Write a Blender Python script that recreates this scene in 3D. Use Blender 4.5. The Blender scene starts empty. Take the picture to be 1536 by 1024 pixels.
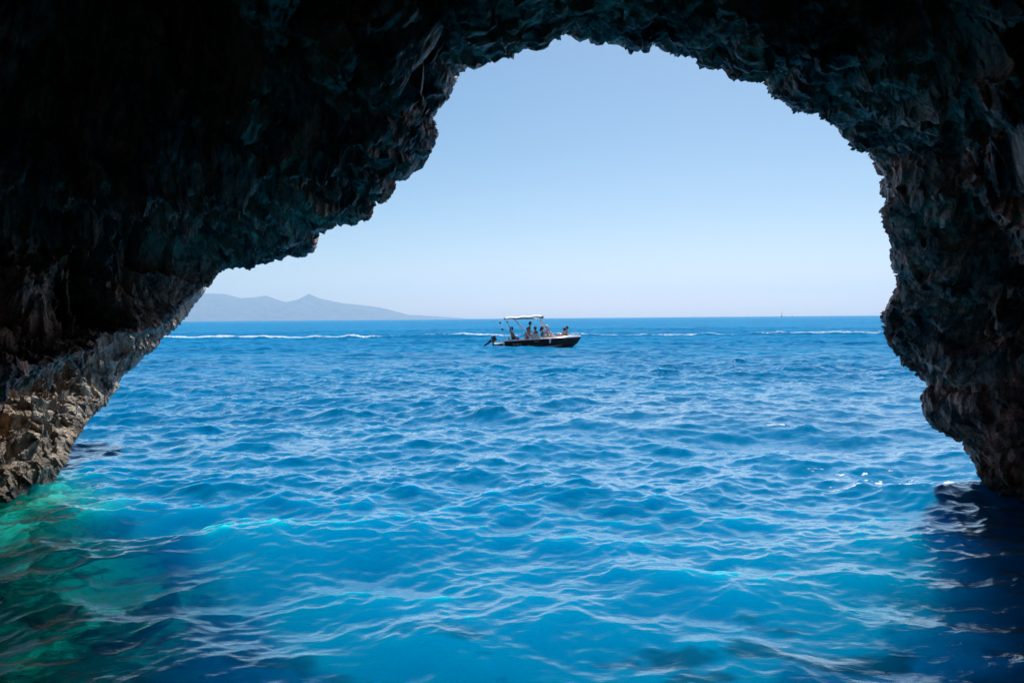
import bpy, bmesh, math, random
import numpy as np
from mathutils import Vector, Matrix, Euler

random.seed(7)
RNG = np.random.default_rng(11)
R = math.radians
scene = bpy.context.scene
COL = scene.collection

# ------------------------------------------------------------------ noise
def _hash(ix, iy, iz, seed):
    h = (ix.astype(np.int64) * 374761393 + iy.astype(np.int64) * 668265263 + iz.astype(np.int64) * 2147483647 + seed * 974711) & 0xffffffff
    h = ((h ^ (h >> 13)) * 1274126177) & 0xffffffff
    h = (h ^ (h >> 16)) & 0xffffffff
    return h

_G = RNG.normal(size=(256, 3)); _G /= np.linalg.norm(_G, axis=1)[:, None]
_G = _G.astype(np.float32)

def perlin(p, seed=0):
    pi = np.floor(p); pf = (p - pi).astype(np.float32); pi = pi.astype(np.int64)
    u = pf * pf * pf * (pf * (pf * 6 - 15) + 10)
    out = np.zeros(len(p), np.float32)
    for dx in (0, 1):
        wx = u[:, 0] if dx else 1 - u[:, 0]
        for dy in (0, 1):
            wy = u[:, 1] if dy else 1 - u[:, 1]
            for dz in (0, 1):
                wz = u[:, 2] if dz else 1 - u[:, 2]
                g = _G[(_hash(pi[:, 0] + dx, pi[:, 1] + dy, pi[:, 2] + dz, seed) >> 5) & 255]
                d = g[:, 0] * (pf[:, 0] - dx) + g[:, 1] * (pf[:, 1] - dy) + g[:, 2] * (pf[:, 2] - dz)
                out += wx * wy * wz * d
    return out * 1.5

def fbm(p, octaves=4, seed=0, gain=0.5, lac=2.03):
    a, s, tot = 1.0, 0, 0
    for o in range(octaves):
        s = s + a * perlin(p, seed + o * 17); tot += a
        a *= gain; p = p * lac + 3.7
    return s / tot

def billow(p, octaves=3, seed=0, gain=0.5):
    a, s, tot = 1.0, 0, 0
    for o in range(octaves):
        s = s + a * np.abs(perlin(p, seed + o * 13)); tot += a
        a *= gain; p = p * 2.1 + 1.3
    return s / tot

def worley(p, seed=0):
    pi = np.floor(p).astype(np.int64)
    f1 = np.full(len(p), 9.0, np.float32); idv = np.zeros(len(p), np.float32)
    for dx in (-1, 0, 1):
        for dy in (-1, 0, 1):
            for dz in (-1, 0, 1):
                c = pi + np.array([dx, dy, dz])
                h = _hash(c[:, 0], c[:, 1], c[:, 2], seed)
                o = np.stack([(h & 1023) / 1023., ((h >> 10) & 1023) / 1023., ((h >> 20) & 1023) / 1023.], 1)
                d = np.linalg.norm(c + o - p, axis=1).astype(np.float32)
                m = d < f1
                f1 = np.where(m, d, f1); idv = np.where(m, ((h >> 7) & 255) / 255., idv)
    return f1, idv

def facets(p, seed=0):
    """broken stone: every cell is a tilted plane"""
    pi = np.floor(p).astype(np.int64)
    f1 = np.full(len(p), 9.0, np.float32); off = np.zeros((len(p), 3), np.float32); hid = np.zeros(len(p), np.int64)
    for dx in (-1, 0, 1):
        for dy in (-1, 0, 1):
            for dz in (-1, 0, 1):
                c = pi + np.array([dx, dy, dz])
                h = _hash(c[:, 0], c[:, 1], c[:, 2], seed)
                o = np.stack([(h & 1023) / 1023., ((h >> 10) & 1023) / 1023., ((h >> 20) & 1023) / 1023.], 1)
                v = (p - c - o).astype(np.float32)
                d = np.einsum('ij,ij->i', v, v); m = d < f1
                f1 = np.where(m, d, f1); off[m] = v[m]; hid[m] = h[m]
    return np.einsum('ij,ij->i', off, _G[(hid >> 9) & 255]), ((hid >> 3) & 255) / 255. - 0.5

def sstep(a, b, x):
    t = np.clip((x - a) / (b - a), 0, 1)
    return t * t * (3 - 2 * t)

# ------------------------------------------------------------------ camera
CAM_H = 2.05
F = 1024.0                                   # focal length in pixels of the 1536 px wide photograph
cam_data = bpy.data.cameras.new('camera')
cam = bpy.data.objects.new('camera', cam_data); COL.objects.link(cam)
cam_data.sensor_width = 36; cam_data.lens = 24
cam_data.clip_start = 0.05; cam_data.clip_end = 60000
PITCH = math.atan((512 - 477.3) / F)
ROLL = 0.0085
CAM_R = Matrix.Rotation(R(90) - PITCH, 3, 'X') @ Matrix.Rotation(-ROLL, 3, 'Z')
cam.matrix_world = Matrix.Translation((0, 0, CAM_H)) @ CAM_R.to_4x4()
scene.camera = cam
CR = np.array(CAM_R)

def at(px, py, y):
    """world points that stand at distance y along the view and look like pixel (px, py)"""
    px, py, y = np.broadcast_arrays(np.asarray(px, float), np.asarray(py, float), np.asarray(y, float))
    d = np.stack([(px - 768) / F, (512 - py) / F, -np.ones_like(px)], -1) @ CR.T
    k = y / d[..., 1]
    return d * k[..., None] + np.array([0, 0, CAM_H])

# ------------------------------------------------------------------ object helpers
def tag(o, label=None, cat=None, group=None, kind=None):
    if label: o['label'] = label
    if cat: o['category'] = cat
    if group: o['group'] = group
    if kind: o['kind'] = kind
    return o

def link(name, me, mat=None, parent=None):
    o = bpy.data.objects.new(name, me); COL.objects.link(o)
    if mat is not None:
        me.materials.clear(); me.materials.append(mat)
    if parent is not None: o.parent = parent
    return o

def empty(name, loc=(0, 0, 0), rot=(0, 0, 0)):
    o = bpy.data.objects.new(name, None); COL.objects.link(o)
    o.location = loc; o.rotation_euler = rot
    return o

def grid_mesh(name, V, closed_u=False, smooth=True, flip=False):
    """V: (rows, cols, 3)"""
    nr, nc = V.shape[:2]
    me = bpy.data.meshes.new(name)
    idx = np.arange(nr * nc).reshape(nr, nc)
    if closed_u: idx = np.concatenate([idx, idx[:, :1]], 1)
    q = np.stack([idx[:-1, :-1], idx[:-1, 1:], idx[1:, 1:], idx[1:, :-1]], -1).reshape(-1, 4)
    if flip: q = q[:, ::-1]
    nf = len(q)
    me.vertices.add(nr * nc); me.vertices.foreach_set('co', V.reshape(-1).astype(np.float32))
    me.loops.add(nf * 4); me.loops.foreach_set('vertex_index', q.reshape(-1).astype(np.int32))
    me.polygons.add(nf); me.polygons.foreach_set('loop_start', np.arange(0, nf * 4, 4, dtype=np.int32))
    me.polygons.foreach_set('loop_total', np.full(nf, 4, np.int32))
    me.polygons.foreach_set('use_smooth', np.full(nf, smooth))
    me.update(calc_edges=True)
    return me

def fattr(me, name, arr):
    a = me.attributes.new(name, 'FLOAT', 'POINT')
    a.data.foreach_set('value', np.asarray(arr, np.float32).reshape(-1))

def grid_normals(V):
    du = np.gradient(V, axis=1); dv = np.gradient(V, axis=0)
    n = np.cross(du, dv)
    return n / (np.linalg.norm(n, axis=-1, keepdims=True) + 1e-9)

def bm_obj(name, bm, mat, parent=None, smooth=False):
    me = bpy.data.meshes.new(name)
    bmesh.ops.recalc_face_normals(bm, faces=bm.faces)
    bm.to_mesh(me); bm.free()
    if smooth:
        for p in me.polygons: p.use_smooth = True
    return link(name, me, mat, parent)

def add_box(bm, c, s, rot=None, bev=0.0):
    r = bmesh.ops.create_cube(bm, size=1.0)
    m = Matrix.Translation(c) @ (rot.to_matrix().to_4x4() if rot else Matrix.Identity(4)) @ Matrix.Diagonal((s[0], s[1], s[2], 1))
    bmesh.ops.transform(bm, matrix=m, verts=r['verts'])
    if bev:
        es = list({e for v in r['verts'] for e in v.link_edges})
        bmesh.ops.bevel(bm, geom=es, offset=bev, segments=2, affect='EDGES', profile=0.5)

def add_tube(bm, pts, rad, seg=8, caps=True):
    """tube along points; rad is a number or a list"""
    pts = [Vector(p) for p in pts]
    rads = rad if isinstance(rad, (list, tuple)) else [rad] * len(pts)
    rings = []
    for i, p in enumerate(pts):
        t = (pts[min(i + 1, len(pts) - 1)] - pts[max(i - 1, 0)]).normalized()
        a = t.orthogonal().normalized() if abs(t.z) > 0.99 else t.cross(Vector((0, 0, 1))).normalized()
        b = t.cross(a)
        rings.append([bm.verts.new(p + (a * math.cos(2 * math.pi * k / seg) + b * math.sin(2 * math.pi * k / seg)) * rads[i]) for k in range(seg)])
    for r0, r1 in zip(rings, rings[1:]):
        for k in range(seg):
            bm.faces.new((r0[k], r0[(k + 1) % seg], r1[(k + 1) % seg], r1[k]))
    if caps:
        bm.faces.new(rings[0][::-1]); bm.faces.new(rings[-1])

def add_ball(bm, c, r, sub=2):
    r = (r, r, r) if not isinstance(r, (tuple, list)) else r
    bmesh.ops.create_icosphere(bm, subdivisions=sub, radius=1.0, matrix=Matrix.Translation(c) @ Matrix.Diagonal((r[0], r[1], r[2], 1)))

# ------------------------------------------------------------------ materials
def new_mat(name):
    m = bpy.data.materials.new(name); m.use_nodes = True
    nt = m.node_tree
    for n in list(nt.nodes): nt.nodes.remove(n)
    out = nt.nodes.new('ShaderNodeOutputMaterial')
    return m, nt, out

class NB:
    """small node builder"""
    def __init__(s, nt): s.nt = nt
    def n(s, t, **kw):
        nd = s.nt.nodes.new(t)
        for k, v in kw.items():
            if k.startswith('i_'):
                key = k[2:]
                key = int(key) if key.isdigit() else key.replace('_', ' ')
                s.set(nd, key, v)
            else: setattr(nd, k, v)
        return nd
    def set(s, nd, key, v):
        sock = nd.inputs[key]
        if isinstance(v, bpy.types.NodeSocket): s.nt.links.new(v, sock)
        else: sock.default_value = v
    def math(s, op, a, b=None, c=None, clamp=False):
        nd = s.nt.nodes.new('ShaderNodeMath'); nd.operation = op; nd.use_clamp = clamp
        s.set(nd, 0, a)
        if b is not None: s.set(nd, 1, b)
        if c is not None: s.set(nd, 2, c)
        return nd.outputs[0]
    def mix(s, f, a, b, mode='MIX'):
        nd = s.nt.nodes.new('ShaderNodeMix'); nd.data_type = 'RGBA'; nd.blend_type = mode
        s.set(nd, 0, f); s.set(nd, 6, a); s.set(nd, 7, b)
        return nd.outputs[2]
    def ramp(s, f, stops, interp='LINEAR'):
        nd = s.nt.nodes.new('ShaderNodeValToRGB'); cr = nd.color_ramp; cr.interpolation = interp
        while len(cr.elements) < len(stops): cr.elements.new(0.5)
        for e, (p, c) in zip(cr.elements, stops):
            e.position = p; e.color = c if len(c) == 4 else (*c, 1)
        s.set(nd, 0, f)
        return nd.outputs[0]
    def noise(s, vec, scale, detail=4, rough=0.55, dist=0.0):
        return s.n('ShaderNodeTexNoise', i_Vector=vec, i_Scale=scale, i_Detail=detail, i_Roughness=rough, i_Distortion=dist).outputs[0]
    def attr(s, name):
        return s.n('ShaderNodeAttribute', attribute_name=name).outputs['Fac']

def c4(r, g, b): return (r, g, b, 1.0)

def simple(name, col, rough=0.5, var=0.12, scale=18.0, metallic=0.0, coat=0.0, spec=0.5):
    """plain paint/cloth/skin: colour with a little uneven wear and a fine relief"""
    m, nt, out = new_mat(name); b = NB(nt)
    co = b.n('ShaderNodeTexCoord').outputs['Object']
    nz = b.noise(co, scale, 5)
    dark = tuple(c * (1 - var) for c in col); lite = tuple(min(1, c * (1 + var)) for c in col)
    colr = b.ramp(nz, [(0.3, dark), (0.7, lite)])
    bs = b.n('ShaderNodeBsdfPrincipled', i_Base_Color=colr, i_Metallic=metallic, i_Coat_Weight=coat)
    b.set(bs, 'Specular IOR Level', spec)
    b.set(bs, 'Roughness', b.math('MULTIPLY_ADD', nz, 0.2, rough - 0.1))
    bp = b.n('ShaderNodeBump', i_Strength=0.15, i_Distance=0.01, i_Height=nz)
    b.set(bs, 'Normal', bp.outputs[0])
    nt.links.new(bs.outputs[0], out.inputs[0])
    return m

def rock_material(name, pale, green, bright=1.0, tint=(1.7, .86, .58)):
    m, nt, out = new_mat(name); b = NB(nt)
    geo = b.n('ShaderNodeNewGeometry')
    pos = geo.outputs['Position']
    mp = b.n('ShaderNodeMapping', i_Vector=pos, i_Scale=(1, 1, 0.45)).outputs[0]
    n1 = b.noise(mp, 0.9, 6, 0.6, 0.8)          # broad staining
    n2 = b.noise(mp, 6.0, 8, 0.65, 0.6)         # veins and patches
    n3 = b.noise(pos, 38.0, 6, 0.7)             # grain
    n4 = b.noise(pos, 1.7, 5, 0.6, 1.0)
    k = bright
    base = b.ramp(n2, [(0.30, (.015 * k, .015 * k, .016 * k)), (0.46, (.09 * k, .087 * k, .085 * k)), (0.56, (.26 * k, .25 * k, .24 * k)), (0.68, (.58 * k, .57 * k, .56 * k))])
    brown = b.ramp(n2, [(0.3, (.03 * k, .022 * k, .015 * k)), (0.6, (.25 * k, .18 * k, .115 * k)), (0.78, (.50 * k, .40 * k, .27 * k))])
    c = b.mix(b.ramp(n1, [(0.45, (0, 0, 0)), (0.62, (1, 1, 1))]), base, brown)
    n5 = b.noise(b.n('ShaderNodeMapping', i_Vector=pos, i_Scale=(1, 1, 0.28)).outputs[0], 10.0, 7, 0.62, 0.5)
    fleck = b.n('ShaderNodeMapRange', interpolation_type='SMOOTHSTEP', i_0=n5, i_1=0.54, i_2=0.66, i_3=0.0, i_4=0.75).outputs[0]
    c = b.mix(fleck, c, c4(.66, .62, .60))
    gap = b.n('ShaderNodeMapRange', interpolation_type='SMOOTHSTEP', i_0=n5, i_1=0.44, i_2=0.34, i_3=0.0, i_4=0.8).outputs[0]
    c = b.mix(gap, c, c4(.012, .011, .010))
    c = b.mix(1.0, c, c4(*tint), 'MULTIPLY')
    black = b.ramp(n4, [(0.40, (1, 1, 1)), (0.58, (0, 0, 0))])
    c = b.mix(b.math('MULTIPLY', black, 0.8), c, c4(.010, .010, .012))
    gmask = b.math('MULTIPLY', b.attr('green'), b.ramp(n2, [(0.38, (0, 0, 0)), (0.62, (1, 1, 1))]))
    c = b.mix(gmask, c, c4(*green))
    pmask = b.math('MULTIPLY', b.attr('pale'), b.ramp(n2, [(0.36, (0, 0, 0)), (0.52, (1, 1, 1))]))
    c = b.mix(pmask, c, c4(*pale))
    vor = b.n('ShaderNodeTexVoronoi', feature='DISTANCE_TO_EDGE', i_Vector=b.n('ShaderNodeVectorMath', operation='ADD', i_0=mp, i_1=b.n('ShaderNodeVectorMath', operation='SCALE', i_0=b.n('ShaderNodeTexNoise', i_Vector=pos, i_Scale=4.0, i_Detail=4).outputs[1], i_Scale=0.25).outputs[0]).outputs[0], i_Scale=7.0).outputs[0]
    crack = b.n('ShaderNodeMapRange', i_0=vor, i_1=0.0, i_2=0.10, i_3=0.0, i_4=1.0).outputs[0]
    h = b.math('ADD', b.math('MULTIPLY', n3, 0.45), b.math('MULTIPLY', b.noise(pos, 16.0, 8, 0.75), 0.8))
    h = b.math('ADD', h, b.math('MULTIPLY', crack, 0.35))
    wet = b.n('ShaderNodeMapRange', i_0=b.math('ADD', b.n('ShaderNodeSeparateXYZ', i_0=pos).outputs[2], b.math('MULTIPLY', n2, -0.25)), i_1=0.05, i_2=0.34, i_3=0.8, i_4=0.0).outputs[0]
    c = b.mix(wet, c, c4(.02, .022, .016))
    bp = b.n('ShaderNodeBump', i_Strength=1.0, i_Distance=0.05, i_Height=h)
    bs = b.n('ShaderNodeBsdfPrincipled', i_Base_Color=c, i_Normal=bp.outputs[0], i_IOR=1.65)
    b.set(bs, 'Roughness', b.ramp(n4, [(0.35, (.20, .20, .20)), (0.7, (.48, .48, .48))]))
    nt.links.new(bs.outputs[0], out.inputs[0])
    return m

# ------------------------------------------------------------------ sea cave
def resample(ctrl, step_fn, sub=60):
    """ctrl: (n,3) world points -> smooth-ish dense polyline"""
    P = np.asarray(ctrl, float)
    d = np.r_[0, np.cumsum(np.linalg.norm(np.diff(P, axis=0), axis=1) ** 0.5)]
    # Catmull-Rom with chord parametrisation (finite difference tangents)
    T = np.gradient(P, d, axis=0)
    out = []
    for i in range(len(P) - 1):
        h = d[i + 1] - d[i]; t = np.linspace(0, 1, sub, endpoint=False)[:, None]
        h00 = 2 * t**3 - 3 * t**2 + 1; h10 = t**3 - 2 * t**2 + t; h01 = -2 * t**3 + 3 * t**2; h11 = t**3 - t**2
        out.append(h00 * P[i] + h10 * h * T[i] + h01 * P[i + 1] + h11 * h * T[i + 1])
    out.append(P[-1:]); Q = np.concatenate(out)
    L = np.r_[0, np.cumsum(np.linalg.norm(np.diff(Q, axis=0), axis=1))]
    # variable step
    s = [0.0]
    while s[-1] < L[-1]:
        i = np.searchsorted(L, s[-1]); i = min(i, len(Q) - 1)
        s.append(s[-1] + step_fn(Q[i]))
    s = np.array(s); s[-1] = L[-1]
    return np.stack([np.interp(s, L, Q[:, k]) for k in range(3)], 1)

def rock_disp(P, fade, k_big=1.0, seed=0):
    """how far the rock swells out of its rest surface; fade 0..1 grows away from the rim"""
    p = P.astype(np.float64)
    warp = np.stack([fbm(p * 0.8 + 9, 3, seed + 1), fbm(p * 0.8 + 31, 3, seed + 2), fbm(p * 0.8 + 57, 3, seed + 3)], 1)
    q = p + warp * 0.25
    qs = q * np.array([1.0, 1.0, 0.42])
    big = fbm(p * 0.33, 3, seed + 4)
    lob = billow(qs * 0.95, 2, seed + 5)
    qf = (p + warp * 0.12) * np.array([1.0, 1.0, 0.55])
    t1, c1 = facets(qf * 1.7, seed + 6)
    t2, c2 = facets(qf * 4.6 + t1[:, None] * 0.4, seed + 7)
    t3, c3 = facets((p + warp * 0.05) * np.array([13.0, 13.0, 8.5]), seed + 8)
    fine = fbm(p * np.array([15, 15, 10]), 4, seed + 9, 0.65)
    pit = np.clip(fbm(p * np.array([7, 7, 4.0]), 3, seed + 10) - 0.08, 0, 1)
    d = big * 0.75 * k_big * (0.06 + 0.94 * fade)
    d += (lob - 0.28) * 1.25 * (0.08 + 0.92 * fade)
    knob = billow(qs * 3.1, 2, seed + 21)
    d += (knob - 0.28) * 0.34 * (0.22 + 0.78 * fade)
    d += (t1 * 0.30 + c1 * 0.16) * (0.10 + 0.90 * fade)
    d += (t2 * 0.19 + c2 * 0.08) * (0.40 + 0.60 * fade)
    d += (t3 * 0.085 + c3 * 0.03) * (0.35 + 0.65 * fade)
    d += fine * 0.05 * (0.4 + 0.6 * fade) - pit * 0.22 * (0.25 + 0.75 * fade)
    return d

def cave():
    o = [  # photo outline of the opening: pixel x, pixel y, distance
        (-420, 900, 4.4), (-330, 760, 4.5), (-270, 650, 4.6), (-180, 590, 4.8), (-90, 562, 5.0), (0, 553, 5.2), (51, 552, 5.5), (94, 536, 5.8), (130, 527, 6.1), (156, 519, 6.4), (187, 502, 6.8),
        (210, 497, 7.0), (234, 493, 7.2), (250, 478, 7.4), (273, 458, 7.7), (297, 436, 7.9), (312, 431, 8.0), (322, 414, 8.1), (338, 401, 8.15), (365, 392, 8.2), (398, 388, 8.2), (430, 379, 8.2), (455, 374, 8.2), (473, 362, 8.2),
        (484, 348, 8.2), (497, 338, 8.2), (520, 333, 8.2), (540, 331, 8.2), (554, 322, 8.2), (559, 303, 8.2), (574, 297, 8.2), (582, 288, 8.2), (585, 270, 8.2), (606, 264, 8.2), (622, 251, 8.2), (633, 226, 8.2), (640, 200, 8.2),
        (637, 176, 8.3), (644, 163, 8.3), (658, 146, 8.3), (668, 130, 8.3), (667, 116, 8.35), (674, 107, 8.35), (690, 96, 8.4), (712, 93, 8.4), (722, 89, 8.4), (740, 87, 8.4), (758, 76, 8.4), (778, 71, 8.4), (804, 67, 8.4), (822, 56, 8.4),
        (845, 48, 8.4), (862, 44, 8.4), (870, 52, 8.4), (880, 46, 8.4), (905, 54, 8.4), (935, 64, 8.4), (960, 70, 8.4), (985, 67, 8.4), (1005, 78, 8.4), (1030, 81, 8.4), (1050, 82, 8.4), (1062, 93, 8.4), (1085, 100, 8.4), (1097, 112, 8.4), (1120, 119, 8.4),
        (1145, 121, 8.4), (1170, 138, 8.4), (1186, 155, 8.4), (1214, 163, 8.4), (1235, 170, 8.3), (1246, 184, 8.3), (1270, 207, 8.3), (1290, 226, 8.2), (1310, 237, 8.2), (1326, 255, 8.2), (1332, 270, 8.1), (1331, 300, 8.1), (1328, 316, 8.1),
        (1336, 340, 8.1), (1341, 362, 8.1), (1343, 395, 8.0), (1344, 428, 8.0), (1336, 448, 8.0), (1332, 465, 8.0), (1333, 495, 8.0), (1335, 510, 8.0), (1346, 530, 7.95), (1358, 544, 7.95), (1376, 551, 7.95), (1392, 566, 7.9), (1398, 579, 7.9),
        (1389, 590, 7.9), (1391, 612, 7.9), (1396, 628, 7.9), (1412, 646, 7.85), (1432, 655, 7.85), (1450, 672, 7.8), (1460, 690, 7.8), (1466, 706, 7.8), (1480, 724, 7.75), (1496, 737, 7.7), (1525, 743, 7.6), (1560, 747, 7.5), (1640, 758, 7.2), (1740, 790, 6.8), (1830, 900, 6.4)]
    o = np.array(o, float)
    o[:, 2] -= 2.4 * np.exp(-(((o[:, 0] - 950) / 420)**4)) * sstep(560, 330, o[:, 1])
    W = at(o[:, 0], o[:, 1], o[:, 2])
    rim = resample(W, lambda q: 0.017 if q[2] > -0.2 else 0.05)
    n = len(rim)
    ctr = at(900, 520, 8.0)
    out = rim - ctr; out[:, 1] = 0
    out /= np.linalg.norm(out, axis=1)[:, None]
    # smooth the outward field so that neighbouring ribs never cross
    ker = np.hanning(181); ker /= ker.sum()
    out = np.stack([np.convolve(np.pad(out[:, k], 90, mode='edge'), ker, 'valid') for k in range(3)], 1)
    out /= np.linalg.norm(out, axis=1)[:, None]
    yv = np.array([0, 1.0, 0])
    def bez(P, t):
        t = t[:, None, None]
        return (1 - t)**3 * P[0] + 3 * (1 - t)**2 * t * P[1] + 3 * (1 - t) * t**2 * P[2] + t**3 * P[3]
    P0 = rim
    P1 = rim + out * 0.35 - yv * 2.2
    side = np.stack([ctr[0] * 0 + out[:, 0] * 9.5, np.full(n, -2.0), 1.5 + out[:, 2] * 8.5], 1)
    P3 = np.stack([out[:, 0] * 0.2, np.full(n, -10.0), 2 + out[:, 2] * 0.2], 1)
    # first curve: rim -> widest ring, second: widest ring -> closed end behind the camera
    wide = np.stack([0.2 + out[:, 0] * 8.6, np.full(n, 1.0), 1.4 + out[:, 2] * 7.2], 1)
    Pm = wide + yv * 2.8
    ta = np.linspace(0, 1, 560)
    ta = 0.75 * ta + 0.25 * ta**2
    A = bez([P0, P1, Pm, wide], ta)
    tb = np.linspace(0, 1, 40)[1:]
    Bk = bez([wide, wide - yv * 4.5, side * np.array([.9, 1, .9]) - yv * 7, P3], tb)
    # outer face: a rounded lip, then the cliff above and beside the mouth
    rad = rim - np.array([0, 0, CAM_H]); rad[:, 1] = 0
    rad = rad / rim[:, 1:2]                               # slope of the sight line
    O = []
    for t in np.concatenate([np.linspace(0, 1, 46)[1:], [1.3, 1.8, 2.6, 4, 6, 9, 13]]):
        dy = 0.75 * math.sin(min(t, 1) * math.pi / 2) - max(0, t - 1) * 0.25
        ow = 0.85 * (1 - math.cos(min(t, 1) * math.pi / 2)) + max(0, t - 1) * 2.2
        O.append(rim + yv * dy + rad * dy * 1.03 + out * ow)
    O = np.array(O)[::-1]
    V = np.concatenate([O, A, Bk])
    no = len(O)
    N = grid_normals(V)
    # make normals look into the open (towards the opening axis)
    chk = (N[no + 100] * out).sum(-1).mean()
    if chk > 0: N = -N
    dist = np.linalg.norm(V - rim[None], axis=-1)
    fade = sstep(0.05, 1.3, dist)
    flat = V.reshape(-1, 3)
    D = rock_disp(flat, fade.reshape(-1), 1.0, 100).reshape(V.shape[:2])
    D -= D[no - 3:no + 4].mean()
    hol = np.linalg.norm((V - np.array([-3.5, 5.2, 4.4])) / np.array([1.5, 1.7, 1.2]), axis=-1)
    D -= 1.7 * sstep(1.25, 0.55, hol)          # a deep hollow in the roof, left
    D *= (1 - 0.85 * sstep(0.2, 1.0, np.linspace(0, 1, V.shape[0]) * 0 + np.r_[np.zeros(no + 560), np.linspace(0, 1, len(tb))]))[:, None]
    V2 = V + N * D[..., None]
    me = grid_mesh('sea_cave', V2, flip=chk > 0, smooth=False)
    P = V2.reshape(-1, 3)
    # where algae and pale salt stains grow
    gl = np.exp(-(((P[:, 0] + 4.9) / 1.3)**2 + ((P[:, 2] - 2.6) / 0.9)**2)) * (P[:, 1] < 8.5)
    gr = sstep(1.1, 0.2, P[:, 2]) * (P[:, 0] > 3) * 0.8
    fattr(me, 'green', np.clip(gl * 1.2 + gr, 0, 1))
    pr = sstep(0.05, 0.3, fbm(P * np.array([.7, .7, .35]) + 5, 3, 77)) * 0.8
    fattr(me, 'pale', pr * sstep(0.2, 1.5, P[:, 2]))
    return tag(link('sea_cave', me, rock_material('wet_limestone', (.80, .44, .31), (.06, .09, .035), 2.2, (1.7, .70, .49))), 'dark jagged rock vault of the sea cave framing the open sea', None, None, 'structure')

def buttress():
    e = [  # right edge of the leaning rock, from below the water up to its tip behind the overhang
        (20, 860, 7.8), (50, 790, 7.8), (62, 757, 7.85), (78, 738, 7.9), (84, 715, 7.95), (101, 690, 8.0), (108, 672, 8.05), (122, 650, 8.1), (140, 622, 8.15), (160, 603, 8.2), (172, 585, 8.2), (184, 562, 8.25), (202, 548, 8.3), (216, 535, 8.3), (238, 520, 8.4),
        (250, 500, 8.5), (266, 490, 8.6), (282, 470, 8.8), (293, 450, 9.0), (306, 436, 9.1), (304, 420, 9.2), (285, 395, 9.2), (255, 360, 9.2)]
    e = np.array(e, float)
    e[:, 2] += 3.0 * sstep(745, 440, e[:, 1])          # the rock leans out to sea as it rises
    E = resample(at(e[:, 0], e[:, 1], e[:, 2]), lambda q: 0.012 if q[2] > -0.2 else 0.05)
    n = len(E)
    # profile round the edge: from the seaward back round the nose to the face inside the cave
    prof = []
    for s in np.linspace(0, 1, 60)[:-1]: prof.append((-3.2 * (1 - s)**1.5 - 0.10 * (1 - s), 2.3 * (1 - s)**0.8))      # back, far side
    m1 = len(prof)
    for s in np.linspace(0, 1, 330): prof.append((-0.55 * s - 2.5 * max(0, s - 0.30)**1.1, -2.3 * s**0.85))
    prof = np.array(prof)
    # tilt: the rock leans, so its face also drops away under itself
    V = E[None] + prof[:, 0][:, None, None] * np.array([1, 0, 0.10]) + prof[:, 1][:, None, None] * np.array([0.0, 1, 0])
    # the seaward side must stay behind the edge as seen from the cave
    back = prof[:, 1] > 0
    slope = (E[:, 0] / E[:, 1])[None, :]
    V[back, :, 0] += (prof[back, 1][:, None] * slope) * 1.0
    N = grid_normals(V)
    if (N[m1 + 100, :, 0]).mean() < 0: N = -N; fl = True
    else: fl = False
    dist = np.abs(np.linspace(0, 1, len(prof)) * 0 + np.hypot(prof[:, 0], prof[:, 1]))[:, None] * np.ones(n)
    D = rock_disp(V.reshape(-1, 3), sstep(0.03, 0.9, dist).reshape(-1), 0.4, 300).reshape(V.shape[:2]) * 0.52
    D -= D[m1 - 3:m1 + 4].mean()
    V2 = V + N * D[..., None]
    me = grid_mesh('rock_buttress', V2, flip=fl, smooth=False)
    P = V2.reshape(-1, 3)
    pale = 0.45 * sstep(-0.1, 0.25, fbm(P * 1.3, 3, 78)) + np.exp(-(((P[:, 0] + 5.1) / 0.55)**2 + ((P[:, 2] - 1.35) / 0.45)**2)) * 0.9  # random pale stone, plus a sky-lit patch painted into the colour
    tip = sstep(0.6, 0.0, dist.reshape(-1)) * sstep(1.2, 2.0, P[:, 2])  # sunlight on the upper edge, painted as paler stone
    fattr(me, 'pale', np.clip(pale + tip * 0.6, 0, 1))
    fattr(me, 'green', sstep(0.7, 0.1, P[:, 2]) * 0.5)
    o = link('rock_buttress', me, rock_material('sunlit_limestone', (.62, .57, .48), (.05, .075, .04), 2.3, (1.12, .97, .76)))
    return tag(o, 'leaning brown and grey rock standing in the water with sunlit tip, under the dark overhang', 'rock')

# ------------------------------------------------------------------ sea
def ocean_tile(L, N, lmin, lmax, rms, wind, spread, seed):
    rng = np.random.default_rng(seed)
    k1 = 2 * np.pi * np.fft.fftfreq(N, L / N)
    kx, ky = np.meshgrid(k1, k1, indexing='ij')
    k = np.hypot(kx, ky); k[0, 0] = 1
    w = np.array(wind) / np.hypot(*wind)
    cosw = (kx * w[0] + ky * w[1]) / k
    P = k**-4.0 * (np.abs(cosw)**spread + 0.05)
    kl, kh = 2 * np.pi / lmax, 2 * np.pi / lmin
    P *= np.exp(-(kl / k)**2) * np.exp(-(k / kh)**2); P[0, 0] = 0
    h = np.sqrt(P) * (rng.normal(size=(N, N)) + 1j * rng.normal(size=(N, N)))
    hz = np.fft.ifft2(h).real
    s = rms / hz.std()
    dx = np.fft.ifft2(-1j * kx / k * h).real * s
    dy = np.fft.ifft2(-1j * ky / k * h).real * s
    return np.stack([dx, dy, hz * s], -1).astype(np.float32), L

def tile_at(tile, x, y):
    T, L = tile; N = T.shape[0]
    u = (x / L) % 1.0 * N; v = (y / L) % 1.0 * N
    i = np.floor(u).astype(int); j = np.floor(v).astype(int); fu = (u - i)[..., None]; fv = (v - j)[..., None]
    i %= N; j %= N; i1 = (i + 1) % N; j1 = (j + 1) % N
    return (T[i, j] * (1 - fu) + T[i1, j] * fu) * (1 - fv) + (T[i, j1] * (1 - fu) + T[i1, j1] * fu) * fv

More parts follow.
